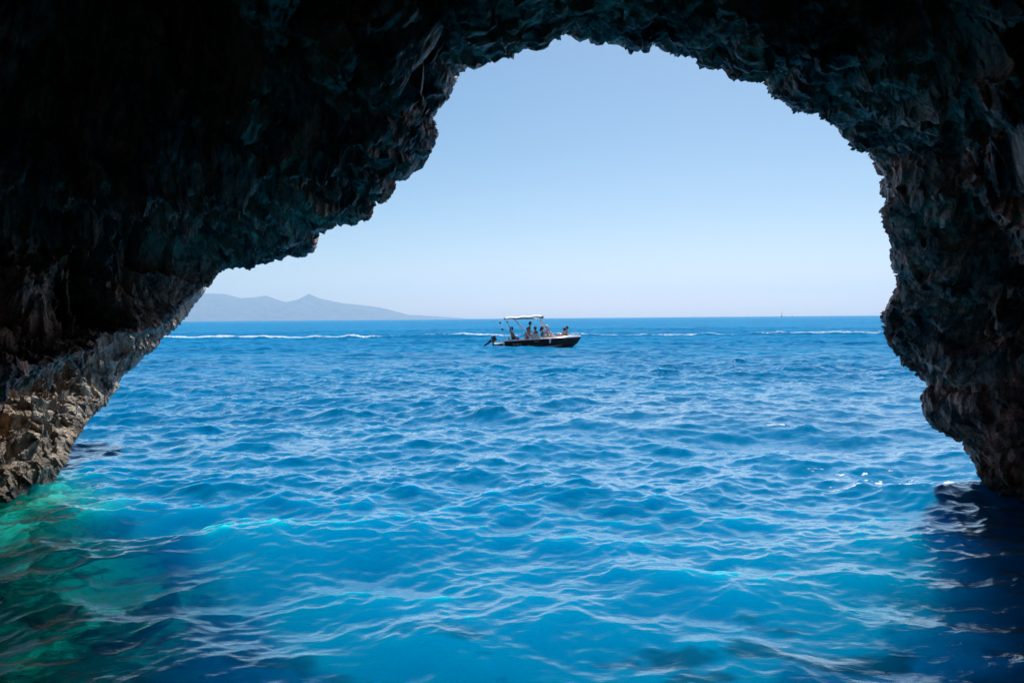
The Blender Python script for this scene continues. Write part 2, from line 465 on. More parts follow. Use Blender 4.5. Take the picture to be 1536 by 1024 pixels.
WAKE_Y = 78.0
def sea():
    rr = [0.4]
    while rr[-1] < 10500:
        r = rr[-1]
        rr.append(r + (0.25 if r < 2.2 else max(0.013, min(0.0006 * r * r, 0.11 if r < 62 else 0.0026 * r if r < 130 else 0.02 * r if r < 600 else 0.12 * r))))
    rr = np.array(rr)
    th = np.concatenate([np.linspace(-180, -44, 40)[:-1], np.linspace(-44, 44, 860), np.linspace(44, 180, 40)[1:-1]]) * np.pi / 180
    X = rr[:, None] * np.sin(th)[None]; Y = rr[:, None] * np.cos(th)[None]
    r = np.broadcast_to(rr[:, None], X.shape)
    A = ocean_tile(71.0, 512, 1.9, 14.0, 0.070, (0.35, -1), 2.0, 3)
    B = ocean_tile(23.3, 512, 0.50, 2.2, 0.042, (-0.1, -1), 1.2, 4)
    C = ocean_tile(7.7, 512, 0.08, 0.55, 0.015, (0.5, -1), 1.0, 5)
    xf, yf = X.reshape(-1), Y.reshape(-1)
    p3 = np.stack([xf, yf, np.zeros_like(xf)], 1)
    gust = (0.85 + 0.9 * fbm(p3 * np.array([0.045, 0.11, 1]), 3, 21)).reshape(X.shape)
    near = 0.62 + 0.38 * sstep(4.0, 9.0, Y)
    D = tile_at(A, X, Y) * ((0.55 + 0.45 * sstep(4, 14, Y)) * (1 - sstep(400, 1500, r)))[..., None]
    D = D + tile_at(B, X + 3, Y) * ((0.85 + 0.15 * sstep(4, 10, Y)) * gust * (1 - sstep(110, 260, r)))[..., None]
    D = D + tile_at(C, X, Y + 1) * (near * gust * (1 - sstep(22, 50, r)))[..., None]
    chop = 0.9
    # wash of a passing boat: a long low swell that breaks in places
    wl = WAKE_Y + 2.5 * fbm(np.stack([xf * 0.03, xf * 0, xf * 0], 1), 2, 41).reshape(X.shape) - X * 0.02
    dw = Y - wl
    wake = np.exp(-(dw / 1.1)**2) * 0.24 - np.exp(-((dw + 3.0) / 1.6)**2) * 0.12
    wake += np.exp(-((dw - 9) / 1.5)**2) * 0.12
    Z = D[..., 2] + wake * (np.abs(X) < 220)
    # sharpen crests a little
    V = np.stack([X - chop * D[..., 0], Y - chop * D[..., 1], Z], -1)
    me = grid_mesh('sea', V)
    brk = fbm(np.stack([xf * 0.16, yf * 0.7, xf * 0], 1), 4, 51).reshape(X.shape)
    brk2 = fbm(np.stack([xf * 0.035, xf * 0, xf * 0], 1), 2, 53).reshape(X.shape)
    left = 0.70 + 0.12 * sstep(8, 0, X)
    foam = np.exp(-((dw + 0.5) / 0.55)**2) * (0.55 + 0.45 * sstep(-0.5, 0.1, brk + brk2 * 0.7)) * left
    # broken water where swell slaps against the right hand rock, and where the motorboat sits
    n2 = fbm(np.stack([xf * 2.6, yf * 5.5, xf * 0], 1), 4, 61).reshape(X.shape)
    cr = sstep(0.02, 0.10, D[..., 2])
    f2 = np.exp(-(((X - 4.6) / 1.5)**2 + ((Y - 8.6) / 1.1)**2)) * sstep(0.05, 0.32, n2 + 0.3 * cr) * 1.0
    f2 += np.exp(-(((X - 5.1) / 0.7)**2 + ((Y - 12.6) / 0.6)**2)) * sstep(0.12, 0.35, n2) * 0.9
    f2 += np.exp(-(((X + 5.2) / 0.5)**2 + ((Y - 7.6) / 0.8)**2)) * sstep(0.10, 0.35, n2) * 0.6
    n3 = fbm(np.stack([xf * 0.9, yf * 2.2, xf * 0], 1), 4, 63).reshape(X.shape)
    f2 += np.exp(-(((X - 2.8) / 3.6)**2 + ((Y - 48.2) / 0.8)**2)) * sstep(-0.05, 0.3, n3) * 0.55
    fattr(me, 'foam', np.clip(foam + f2, 0, 1))
    # depth of the bottom under the surface: shallow by the left rock and under the cave mouth
    sh = sstep(0.9, -0.9, X + 2.2 + (Y - 3.8) * 0.66 + 0.5 * fbm(p3 * 0.5, 2, 71).reshape(X.shape)) * sstep(9.5, 7.0, Y)
    fattr(me, 'shallow', sh)
    fattr(me, 'nearshore', sstep(14, 3.0, Y) * np.ones_like(X))
    fattr(me, 'clear', sstep(7.6, 5.6, Y) * np.maximum(sstep(-0.9, -1.9, X), sstep(1.4, 2.4, X)))
    # boulders on the bottom, then painted shade along the right hand wall
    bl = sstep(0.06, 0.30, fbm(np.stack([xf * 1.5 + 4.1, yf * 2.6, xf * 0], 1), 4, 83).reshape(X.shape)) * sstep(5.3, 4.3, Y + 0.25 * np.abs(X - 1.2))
    bl = np.maximum(bl, 1.3 * sstep(-0.5, 0.5, X - 2.75 - (Y - 4.2) * 0.68 + 0.9 * fbm(np.stack([xf * 0.9, yf * 1.6, xf * 0], 1), 4, 85).reshape(X.shape)) * sstep(8.2, 7.0, Y))  # shade and dark reflection of the right wall, put into the water colour
    fattr(me, 'boulder_shade', bl)

    m, nt, out = new_mat('sea_water'); b = NB(nt)
    pos = b.n('ShaderNodeNewGeometry').outputs['Position']
    sc = b.n('ShaderNodeMapping', i_Vector=pos, i_Scale=(0.55, 1.0, 1.0)).outputs[0]
    dist = b.n('ShaderNodeVectorMath', operation='LENGTH', i_0=pos).outputs['Value']
    far = b.math('MULTIPLY', dist, 1 / 60.0, clamp=True)
    n_a = b.noise(sc, 9.0, 5, 0.6, 0.3)
    n_b = b.noise(sc, 1.6, 4, 0.6, 0.3)
    n_c = b.noise(sc, 0.35, 4, 0.65, 0.2)
    h = b.math('ADD', b.math('ADD', b.math('MULTIPLY', n_a, 0.009), b.math('MULTIPLY', b.noise(sc, 26.0, 4, 0.6, 0.2), 0.0022)), b.math('MULTIPLY', b.math('MULTIPLY', n_b, far), 0.24))
    h = b.math('ADD', h, b.math('MULTIPLY', b.math('MULTIPLY', n_c, b.math('MULTIPLY', dist, 1 / 180.0, clamp=True)), 0.9))
    bp = b.n('ShaderNodeBump', i_Strength=1.0, i_Distance=1.0, i_Height=h)
    nrm = bp.outputs[0]
    # colour of the water body
    n_d = b.noise(b.n('ShaderNodeMapping', i_Vector=pos, i_Scale=(0.5, 1.2, 1)).outputs[0], 0.12, 4, 0.6)
    deep = b.mix(b.ramp(n_d, [(0.35, (0, 0, 0)), (0.65, (1, 1, 1))]), c4(.000, .116, .275), c4(.000, .158, .345))
    body = b.mix(b.attr('nearshore'), deep, c4(.000, .165, .36))
    n_s = b.noise(b.n('ShaderNodeVectorMath', operation='ADD', i_0=pos, i_1=b.n('ShaderNodeVectorMath', operation='SCALE', i_0=nrm, i_Scale=0.8).outputs[0]).outputs[0], 1.9, 5, 0.62, 0.6)
    green = b.ramp(n_s, [(0.34, (.000, .03, .035)), (0.50, (.000, .19, .135)), (0.66, (.05, .70, .50))])
    body = b.mix(b.attr('shallow'), body, green)
    body = b.mix(b.math('MULTIPLY', b.attr('boulder_shade'), 0.6), body, c4(.002, .024, .050))
    fq = b.math('ADD', b.attr('foam'), b.math('MULTIPLY_ADD', b.noise(sc, 7.0, 7, 0.75, 0.6), 1.6, -1.35))
    foamf = b.math('MULTIPLY', b.n('ShaderNodeMapRange', interpolation_type='SMOOTHSTEP', i_0=fq, i_1=0.0, i_2=0.22, i_3=0.0, i_4=1.0).outputs[0], b.n('ShaderNodeMapRange', i_0=b.attr('foam'), i_1=0.10, i_2=0.30, i_3=0.0, i_4=1.0).outputs[0], clamp=True)
    flatn = b.n('ShaderNodeVectorMath', operation='NORMALIZE', i_0=b.n('ShaderNodeVectorMath', operation='ADD', i_0=b.n('ShaderNodeVectorMath', operation='SCALE', i_0=b.n('ShaderNodeNewGeometry').outputs['Normal'], i_Scale=0.6).outputs[0], i_1=(0, 0, 0.4)).outputs[0]).outputs[0]
    fo = b.n('ShaderNodeBsdfDiffuse', i_Color=c4(.82, .86, .88))
    ss = b.n('ShaderNodeSubsurfaceScattering', i_Color=body, i_Scale=b.math('ADD', b.n('ShaderNodeMapRange', i_0=dist, i_1=4.3, i_2=8.2, i_3=1.3, i_4=0.05).outputs[0], b.math('ADD', b.math('MULTIPLY', b.attr('shallow'), 1.5), b.math('MULTIPLY', b.attr('clear'), 1.8))), i_Radius=(0.3, 3.6, 4.5), i_Normal=flatn)
    ss.falloff = 'RANDOM_WALK'
    dif = b.n('ShaderNodeMixShader', i_0=foamf, i_1=ss.outputs[0], i_2=fo.outputs[0])
    rough = b.math('MULTIPLY_ADD', far, 0.06, 0.03)
    glo = b.n('ShaderNodeBsdfGlossy', i_Color=c4(.97, .99, 1.0), i_Roughness=rough, i_Normal=nrm)
    fr = b.n('ShaderNodeFresnel', i_IOR=1.34, i_Normal=nrm).outputs[0]
    fr = b.n('ShaderNodeMapRange', interpolation_type='SMOOTHSTEP', i_0=fr, i_1=0.05, i_2=b.math('MULTIPLY_ADD', far, 0.42, 0.37), i_3=0.0, i_4=b.math('MULTIPLY_ADD', far, -0.68, 0.92)).outputs[0]
    fr = b.math('MULTIPLY', fr, b.math('SUBTRACT', 1.0, b.math('MULTIPLY', foamf, 0.9)))
    ms = b.n('ShaderNodeMixShader', i_0=fr)
    nt.links.new(dif.outputs[0], ms.inputs[1]); nt.links.new(glo.outputs[0], ms.inputs[2])
    nt.links.new(ms.outputs[0], out.inputs[0])
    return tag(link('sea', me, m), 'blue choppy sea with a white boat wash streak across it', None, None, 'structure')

# ------------------------------------------------------------------ far shore
def hills():
    prof = np.array([(60, 452), (130, 440), (200, 436), (260, 431), (300, 440), (320, 440), (338, 441), (360, 447), (378, 446), (398, 443), (412, 448), (428, 453), (446, 449), (463, 440.5), (478, 447), (496, 451), (516, 455), (540, 457), (570, 461), (590, 466), (612, 472), (640, 473.5), (670, 475), (700, 477.5)], float)
    Yd = 9000.0
    W = at(prof[:, 0], prof[:, 1], Yd)
    nx, ny = 420, 90
    xs = np.linspace(W[0, 0], W[-1, 0], nx)
    top = np.maximum(np.interp(xs, W[:, 0], W[:, 2]), 2)
    ys = np.linspace(-1, 1, ny)
    V = np.zeros((ny, nx, 3))
    for j, t in enumerate(ys):
        q = np.stack([xs / 420.0, np.full(nx, t * 3.0), np.zeros(nx)], 1)
        rid = 1 - np.abs(fbm(q * 1.6, 5, 91)) * 2.4
        s = max(0, 1 - abs(t)**0.85)
        V[j, :, 0] = xs; V[j, :, 1] = Yd + t * (700 + top * 3.2)
        V[j, :, 2] = top * s * (1 if abs(t) < 1e-6 else (rid * (1 - s) + s)) - 4
    V[ny // 2, :, 2] = top
    me = grid_mesh('hills', V)
    m, nt, out = new_mat('haze_tinted_hillside'); b = NB(nt)
    pos = b.n('ShaderNodeNewGeometry').outputs['Position']
    c = b.ramp(b.noise(pos, 0.006, 6, 0.65), [(0.30, (.004, .025, .05)), (0.70, (.03, .08, .13))])  # blue of the distant haze is mixed into the hill colour
    bs = b.n('ShaderNodeBsdfPrincipled', i_Base_Color=c, i_Roughness=0.9)
    nt.links.new(bs.outputs[0], out.inputs[0])
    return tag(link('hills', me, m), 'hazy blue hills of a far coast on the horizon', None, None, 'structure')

def haze(density):
    bm = bmesh.new(); add_box(bm, (0, 0, 255), (23600, 23600, 530))
    m, nt, out = new_mat('sea_air'); b = NB(nt)
    v = b.n('ShaderNodeVolumePrincipled', i_Color=c4(.74, .90, 1.0), i_Density=density, i_Anisotropy=0.25)
    nt.links.new(v.outputs[0], out.inputs['Volume'])
    return tag(bm_obj('haze', bm, m), None, None, None, 'stuff')

# ------------------------------------------------------------------ people
SKIN = {}
def mat_cache(key, *a, **k):
    if key not in SKIN: SKIN[key] = simple(key, *a, **k)
    return SKIN[key]

def skin_mesh(name, verts, edges, radii, root, levels=1):
    me = bpy.data.meshes.new(name); me.from_pydata([tuple(v) for v in verts], edges, [])
    ob = bpy.data.objects.new(name, me); COL.objects.link(ob)
    md = ob.modifiers.new('skin', 'SKIN'); md.use_smooth_shade = True; md.branch_smoothing = 0.3
    sv = me.skin_vertices[0].data
    for i, r in enumerate(radii):
        sv[i].radius = (r, r) if not isinstance(r, tuple) else r
        sv[i].use_root = (i == root)
    ss = ob.modifiers.new('sub', 'SUBSURF'); ss.levels = levels; ss.render_levels = levels
    dg = bpy.context.evaluated_depsgraph_get()
    res = bpy.data.meshes.new_from_object(ob.evaluated_get(dg))
    bpy.data.objects.remove(ob); bpy.data.meshes.remove(me)
    for p in res.polygons: p.use_smooth = True
    return res

def person(loc, yaw, pose, skin, hair, label, clothes=(), hat=None, scale=1.0, lean=0.0, turn=0.0, long_hair=False):
    """pelvis at the origin, facing +x; the skeleton is one connected tree"""
    J = {}
    def P(n, x, y, z): J[n] = Vector((x, y, z))
    lx = math.sin(lean); lz = math.cos(lean)
    def up(h, y=0.0, f=0.0): return (h * lx + f * lz, y, h * lz - f * lx)
    P('pelvis', 0, 0, .10)
    for nm, h in (('belly', .24), ('chest', .40), ('shoulders', .50), ('neck', .57), ('skull_base', .64)): P(nm, *up(h))
    P('head', *up(.74, 0, .015)); P('crown', *up(.83, 0, .005)); P('nose', *up(.715, 0, .105))
    for s, k in ((1, 'l'), (-1, 'r')):
        P('sh' + k, *up(.49, s * .17))
        P('ear' + k, *up(.72, s * .082, 0))
        if pose == 'stand':
            P('hip' + k, 0, s * .09, .04); P('kn' + k, .03, s * .10, -.38); P('an' + k, -.02, s * .10, -.80); P('toe' + k, .15, s * .11, -.84)
        elif pose == 'recline':
            P('hip' + k, .06, s * .09, .06); P('kn' + k, .46, s * .12, .26); P('an' + k, .82, s * .11, .02); P('toe' + k, .93, s * .12, .14)
        else:
            P('hip' + k, .06, s * .09, .06); P('kn' + k, .46, s * .13, .07); P('an' + k, .48, s * .12, -.34); P('toe' + k, .63, s * .13, -.37)
        if pose == 'stand' and s > 0:      # a hand on the wheel
            P('el' + k, *up(.30, s * .26, .10)); P('wr' + k, *up(.30, s * .22, .34))
        elif pose == 'prop':               # leaning back on the arms
            P('el' + k, -.24, s * .24, .26); P('wr' + k, -.36, s * .26, .05)
        elif pose == 'recline':
            P('el' + k, -.20, s * .25, .22); P('wr' + k, .06, s * .24, .14)
        else:
            P('el' + k, *up(.24, s * .24, .06)); P('wr' + k, *up(.12, s * .17, .28))
    names = list(J); ix = {n: i for i, n in enumerate(names)}
    rad = {'pelvis': (.15, .12), 'belly': (.13, .10), 'chest': (.155, .11), 'shoulders': (.12, .085), 'neck': .055, 'skull_base': .062, 'head': .098, 'crown': .07, 'nose': .014}
    for k in 'lr':
        rad.update({'sh' + k: .058, 'el' + k: .042, 'wr' + k: .029, 'hip' + k: .09, 'kn' + k: .062, 'an' + k: .04, 'toe' + k: .032, 'ear' + k: .018})
    E = [('pelvis', 'belly'), ('belly', 'chest'), ('chest', 'shoulders'), ('shoulders', 'neck'), ('neck', 'skull_base'), ('skull_base', 'head'), ('head', 'crown'), ('head', 'nose')]
    for k in 'lr':
        E += [('shoulders', 'sh' + k), ('sh' + k, 'el' + k), ('el' + k, 'wr' + k), ('pelvis', 'hip' + k), ('hip' + k, 'kn' + k), ('kn' + k, 'an' + k), ('an' + k, 'toe' + k), ('head', 'ear' + k)]
    verts = [J[n] for n in names]; edges = [(ix[a], ix[b]) for a, b in E]; radii = [rad[n] for n in names]
    # hands: palm, four fingers and a thumb
    for s, k in ((1, 'l'), (-1, 'r')):
        d = (J['wr' + k] - J['el' + k]).normalized(); side = d.cross(Vector((0, 0, 1)))
        side = side.normalized() if side.length > .1 else Vector((0, 1, 0)); dn = d.cross(side).normalized()
        if dn.z > 0: dn = -dn
        pi_ = len(verts); verts.append(J['wr' + k] + d * .075); radii.append((.038, .018)); edges.append((ix['wr' + k], pi_))
        for f in range(4):
            off = (f - 1.5) * .021; ln = (.062, .075, .070, .052)[f]
            a = verts[pi_] + d * .03 + side * off
            for q, (fw, dnw) in enumerate(((0, 0), (ln * .55, .012), (ln * .95, .034))):
                verts.append(a + d * fw + dn * dnw); radii.append(.0095 - q * .001)
                edges.append((pi_ if q == 0 else len(verts) - 2, len(verts) - 1))
        for q, (fw, sd) in enumerate(((-.03, .035), (.005, .062), (.032, .070))):
            verts.append(verts[pi_] + d * fw - side * sd * s + dn * .012); radii.append(.011 - q * .001)
            edges.append((pi_ if q == 0 else len(verts) - 2, len(verts) - 1))
    me = skin_mesh('person', verts, edges, radii, ix['pelvis'], 1)
    body = link('person', me, mat_cache('skin_' + skin, SKINS[skin], 0.5, 0.10))
    tag(body, label, 'person', 'people riding in the motorboat')
    # hair: a cap over the back and top of the skull, with a fall of hair where the photo shows it long
    hb = bmesh.new(); hc = J['head'] + Vector((-.022 * lz, 0, .03))
    bmesh.ops.create_uvsphere(hb, u_segments=18, v_segments=12, radius=1, matrix=Matrix.Translation(hc) @ Matrix.Diagonal((.122, .112, .128, 1)))
    for v in list(hb.verts):
        rel = v.co - hc
        if rel.x > .05 and rel.z < .03: hb.verts.remove(v)
    if long_hair: add_tube(hb, [hc + Vector((-.07, 0, .03)), hc + Vector((-.115, 0, -.10)), hc + Vector((-.14, 0, -.24))], [.09, .085, .04], 10)
    for v in hb.verts: v.co += (v.co - hc) * 0.10 * math.sin(v.co.y * 90 + v.co.z * 60)
    bm_obj('hair', hb, mat_cache('hair_' + hair, HAIR[hair], 0.6, 0.25, 60), body, True)
    for s in (1, -1):
        eb = bmesh.new(); add_ball(eb, Vector(up(.745, s * .034, .092)), .011, 1)
        bm_obj('eye', eb, mat_cache('eye_dark', (.03, .02, .015), 0.2), body, True)
    mb = bmesh.new(); add_box(mb, Vector(up(.672, 0, .098)), (.012, .045, .010), None, .003)
    bm_obj('mouth', mb, mat_cache('lip', (.35, .12, .10), 0.5), body, True)
    for (what, key, col) in clothes:
        if what in ('shirt', 'life_vest', 'bikini_top'):
            if what == 'bikini_top': seq = ['chest']; vv = [J['belly'].lerp(J['chest'], .7), J['chest']]; rr = [(.150, .112), (.168, .124)]; ee = [(0, 1)]
            else:
                g = .016 if what == 'shirt' else .05
                vv = [J['pelvis'], J['belly'], J['chest'], J['shoulders']]; rr = [(.155 + g, .12 + g), (.135 + g, .105 + g), (.155 + g, .11 + g), (.11 + g, .082 + g)]; ee = [(0, 1), (1, 2), (2, 3)]
                if what == 'shirt':
                    for k in 'lr':
                        vv += [J['sh' + k], J['sh' + k].lerp(J['el' + k], .6)]; rr += [.058 + g, .052 + g]; n0 = len(vv); ee += [(3, n0 - 2), (n0 - 2, n0 - 1)]
            cm = skin_mesh(what, vv, ee, rr, 0, 1)
            link(what, cm, mat_cache('cloth_' + key, col, 0.8, 0.15, 40), body)
        if what in ('shorts', 'swim_trunks', 'bikini_bottom'):
            vv = [J['belly'].lerp(J['pelvis'], .5), J['pelvis']]; rr = [(.15, .12), (.172, .142)]; ee = [(0, 1)]
            fr = .25 if what == 'bikini_bottom' else .6
            for k in 'lr':
                vv += [J['hip' + k], J['hip' + k].lerp(J['kn' + k], fr)]; rr += [.106, .094]; n0 = len(vv); ee += [(1, n0 - 2), (n0 - 2, n0 - 1)]
            cm = skin_mesh(what, vv, ee, rr, 1, 1)
            link(what, cm, mat_cache('cloth_' + key, col, 0.8, 0.15, 40), body)
    if hat:
        kb = bmesh.new(); c = J['crown'] + Vector((0, 0, .0))
        add_ball(kb, c + Vector((-.005, 0, .012)), (.128, .122, .085), 3)
        if hat[2] == 'brim': add_tube(kb, [c + Vector((0, 0, -.02)), c + Vector((0, 0, -.008))], [.20, .17], 20)
        else: add_box(kb, c + Vector((.14, 0, -.015)), (.13, .15, .014), None, .005)
        bm_obj('hat', kb, mat_cache('hat_' + hat[0], hat[1], 0.8), body, True)
    body.location = loc; body.rotation_euler = (0, 0, yaw); body.scale = (scale,) * 3
    return body

SKINS = {'tan': (.52, .25, .14), 'brown': (.33, .15, .085), 'fair': (.68, .40, .29), 'sunburnt': (.68, .30, .20)}
HAIR = {'black': (.012, .010, .010), 'brown': (.05, .025, .015), 'auburn': (.12, .03, .025)}

# ------------------------------------------------------------------ motorboat
S = 0.00561
BOAT_LOC = Vector((0, 0, 0))
def motorboat():
    org = at(710 + 265 / 8.533, 450 + 597 / 8.533, 48.8)
    root = empty('motorboat', (org[0], 48.8, -0.06), (0, R(-0.9), R(1.5)))
    tag(root, 'black hulled open motorboat with white bimini crossing the sea', 'boat', None)
    black = simple('hull_gelcoat', (.005, .005, .006), 0.4, 0.3, 6, spec=0.15)
    white = simple('white_gelcoat', (.80, .81, .80), 0.3, 0.05, 5)
    grey = simple('bottom_paint', (.45, .47, .50), 0.5, 0.12, 6)
    canvas = simple('canvas_cover', (.80, .78, .70), 0.85, 0.08, 12)
    steel = simple('stainless_tube', (.75, .76, .78), 0.25, 0.05, 10, metallic=0.6)
    motor = simple('outboard_cowling', (.012, .014, .02), 0.25, 0.2, 10, coat=0.3)
    xs = [0, .35, .70, .74, 1.5, 2.5, 3.5, 4.4, 5.1, 5.6, 5.95, 6.18, 6.27]
    bw = [1.00, 1.03, 1.05, 1.06, 1.10, 1.12, 1.10, 1.00, .80, .55, .32, .12, .02]
    zt = [.30, .31, .33, .49, .52, .56, .59, .61, .625, .63, .635, .64, .645]    # top of the black topsides
    def stem(x): return 0 if x < 5.0 else ((x - 5.0) / 1.27)**2
    hb = bmesh.new(); rows = []
    gb = bmesh.new(); grows = []
    cb = bmesh.new(); crows = []
    for x, w, z in zip(xs, bw, zt):
        kz = -.34 + .98 * stem(x) * (1.0 if x > 5 else 0); kz = min(kz, z - .01)
        ch = -.02 + .30 * max(0, (x - 3.5) / 2.77)**2; ch = min(max(ch, kz + .003), z - .006)
        half = [(x, -w, z), (x, -w * .985, z * .55 + ch * .45), (x, -w * .93, ch), (x, -w * .45, (ch + kz) / 2 - .02), (x, 0, kz)]
        full = half + [(a, -b_, c) for a, b_, c in half[-2::-1]]
        rows.append([hb.verts.new(p) for p in full])
    for r0, r1 in zip(rows, rows[1:]):
        for k in range(len(r0) - 1): hb.faces.new((r0[k], r0[k + 1], r1[k + 1], r1[k]))
    hb.faces.new(rows[0])
    bm_obj('hull', hb, black, root, False)
    # white gunwale moulding
    th = [.04, .04, .04, .06, .06, .065, .075, .10, .13, .14, .14, .13, .12]
    for x, w, z, t in zip(xs, bw, zt, th):
        w = max(w, .03); i = max(w - .16, .005)
        sec = [(x, -w - .025, z - .015), (x, -w - .03, z + t * .35), (x, -w + .02 + .09 * sstep(3.6, 5.4, x), z + t), (x, -i, z + t), (x, -i, z - .01)]
        grows.append([[gb.verts.new(p) for p in sec], [gb.verts.new((a, -b_, c)) for a, b_, c in sec]])
    for q in (0, 1):
        for r0, r1 in zip(grows, grows[1:]):
            a, b_ = r0[q], r1[q]
            for k in range(5): gb.faces.new((a[k], a[(k + 1) % 5], b_[(k + 1) % 5], b_[k]))
        gb.faces.new(grows[0][q]); gb.faces.new(grows[-1][q])
    bm_obj('gunwale', gb, white, root)
    db = bmesh.new()
    add_box(db, (2.4, 0, .20), (3.3, 1.9, .04))
    add_box(db, (.36, 0, .285), (.70, 1.96, .05))
    add_box(db, (4.55, 0, .42), (1.0, 1.5, .04)); add_box(db, (5.25, 0, .62), (.5, .95, .05))
    bm_obj('deck', db, white, root)
    # pale spray rail low on each side
    for s in (-1, 1):
        sb = bmesh.new()
        add_tube(sb, [(1.9, s * 1.075, -.005), (2.6, s * 1.085, .01), (3.5, s * 1.065, .03), (4.2, s * .985, .075), (4.8, s * .85, .125)], [.022, .034, .034, .030, .012], 8)
        bm_obj('spray_rail', sb, grey, root, True)
    # marks on the side: weathered lettering too small to read, kept as strokes of its size
    ink = simple('faded_lettering', (.50, .50, .56), 0.6, 0.2, 30); red = simple('faded_red', (.45, .12, .12), 0.6)
    def marks(x0, x1, z, h, n, first=None):
        rng = random.Random(int(x0 * 100))
        for k in range(n):
            mb = bmesh.new(); cx = x0 + (x1 - x0) * (k + .5) / n; w = (x1 - x0) / n * .62
            yy = -np.interp(cx, xs, bw) * .994 - .004
            kind = rng.choice('IHLO')
            add_box(mb, (cx - w / 2, yy, z), (w * .28, .006, h))
            if kind in 'HO': add_box(mb, (cx + w / 2, yy, z), (w * .28, .006, h))
            if kind in 'H': add_box(mb, (cx, yy, z), (w * .70, .006, h * .2))
            if kind in 'LO': add_box(mb, (cx, yy, z - h * .4), (w * .70, .006, h * .2))
            if kind in 'O': add_box(mb, (cx, yy, z + h * .4), (w * .70, .006, h * .2))
            bm_obj('letter', mb, first if (first and k == 0) else ink, root)
    marks(1.28, 1.98, .27, .085, 8, red)
    marks(2.82, 3.22, .43, .05, 7)
    marks(4.92, 5.22, .52, .07, 5)
    def fender(x, z0, z1):
        fb = bmesh.new(); y = -np.interp(x, xs, bw) - .09
        add_tube(fb, [(x + .02, y, z1), (x + .015, y, z1 - .03), (x, y, z0 + .06), (x - .005, y, z0)], [.02, .065, .065, .02], 10)
        f = bm_obj('fender', fb, white, root, True)
        lb = bmesh.new(); add_tube(lb, [(x + .02, y, z1), (x + .03, y + .11, z1 + .16)], .008, 5); bm_obj('rope', lb, steel, f)
    fender(3.92, .27, .60); fender(.68, .10, .46)
    # outboard tilted up out of the water
    ob = bmesh.new()
    rot = Euler((0, R(-38), 0))
    add_box(ob, (.02, 0, .66), (.34, .38, .42), Euler((0, R(-28), 0)), .07)
    add_tube(ob, [(-.16, 0, .56), (-.42, 0, .36), (-.80, 0, .10)], [.11, .075, .05], 10)
    add_ball(ob, (-.82, 0, .09), (.17, .05, .05), 2)
    add_box(ob, (-.74, 0, .02), (.12, .02, .20), Euler((0, R(-40), 0)), .008)
    om = bm_obj('outboard_motor', ob, motor, root)
    tb = bmesh.new(); add_box(tb, (.02, 0, .845), (.30, .34, .10), Euler((0, R(-28), 0)), .04); bm_obj('cowling_cap', tb, simple('pale_blue_cap', (.30, .50, .70), 0.3), om)
    pb = bmesh.new()
    ring = []
    for x in (-1.01, -.985):
        vs = []
        for k in range(48):
            a = k / 48 * 2 * math.pi; rr = .035 + .10 * max(0, math.cos(3 * a))**.6
            vs.append(pb.verts.new((x + .025 * math.sin(3 * a), math.cos(a) * rr, .08 + math.sin(a) * rr)))
        ring.append(vs)
    pb.faces.new(ring[0]); pb.faces.new(ring[1][::-1])
    for k in range(48): pb.faces.new((ring[0][k], ring[0][(k + 1) % 48], ring[1][(k + 1) % 48], ring[1][k]))
    bm_obj('propeller', pb, motor, om)
    br = bmesh.new(); add_tube(br, [(-.06, 0, .52), (-.06, 0, .30), (.02, 0, .12)], .06, 8); add_box(br, (-.03, 0, .3), (.10, .34, .30), None, .02); bm_obj('motor_bracket', br, motor, om)
    # boarding ladder at the stern
    lb = bmesh.new()
    for yy in (-.78, -.52): add_tube(lb, [(-.02, yy, .42), (-.16, yy, .34), (-.06, yy, -.15)], .018, 6)
    for zz in (.22, .02): add_tube(lb, [(-.12, -.78, zz), (-.12, -.52, zz)], .016, 6)
    bm_obj('boarding_ladder', lb, steel, root, True)
    # bimini: canvas with a sagging middle and a rolled front, on four hoops
    top = bmesh.new(); rws = []
    cx = np.linspace(.78, 3.42, 15)
    for x in cx:
        t = (x - .78) / 2.64
        zc = 2.06 + .10 * t + .05 * math.sin(t * math.pi * 3)**2
        rws.append([(x, y, zc + .10 * (1 - (y / .98)**2)) for y in np.linspace(-.98, .98, 11)])
    up_ = [[top.verts.new(p) for p in r] for r in rws]; dn_ = [[top.verts.new((p[0], p[1], p[2] - .08)) for p in r] for r in rws]
    nr, nc = len(up_), 11
    for i in range(nr - 1):
        for j in range(nc - 1):
            top.faces.new((up_[i][j], up_[i][j + 1], up_[i + 1][j + 1], up_[i + 1][j])); top.faces.new((dn_[i][j], dn_[i + 1][j], dn_[i + 1][j + 1], dn_[i][j + 1]))
        top.faces.new((up_[i][0], up_[i + 1][0], dn_[i + 1][0], dn_[i][0])); top.faces.new((up_[i][-1], dn_[i][-1], dn_[i + 1][-1], up_[i + 1][-1]))
    for j in range(nc - 1):
        top.faces.new((up_[0][j], dn_[0][j], dn_[0][j + 1], up_[0][j + 1])); top.faces.new((up_[-1][j], up_[-1][j + 1], dn_[-1][j + 1], dn_[-1][j]))
    can = bm_obj('bimini_top', top, canvas, root, True)
    rb = bmesh.new(); add_tube(rb, [(3.44, -1.0, 2.08), (3.50, -.4, 2.15), (3.50, .4, 2.15), (3.44, 1.0, 2.08)], .085, 10); bm_obj('rolled_flap', rb, simple('grey_brown_canvas', (.33, .31, .28), 0.9, 0.15, 14), can, True)
    sb = bmesh.new(); add_box(sb, (2.15, -.985, 2.03), (1.5, .02, .055), None, .008); bm_obj('valance', sb, simple('dark_valance', (.02, .03, .06), 0.8), can)
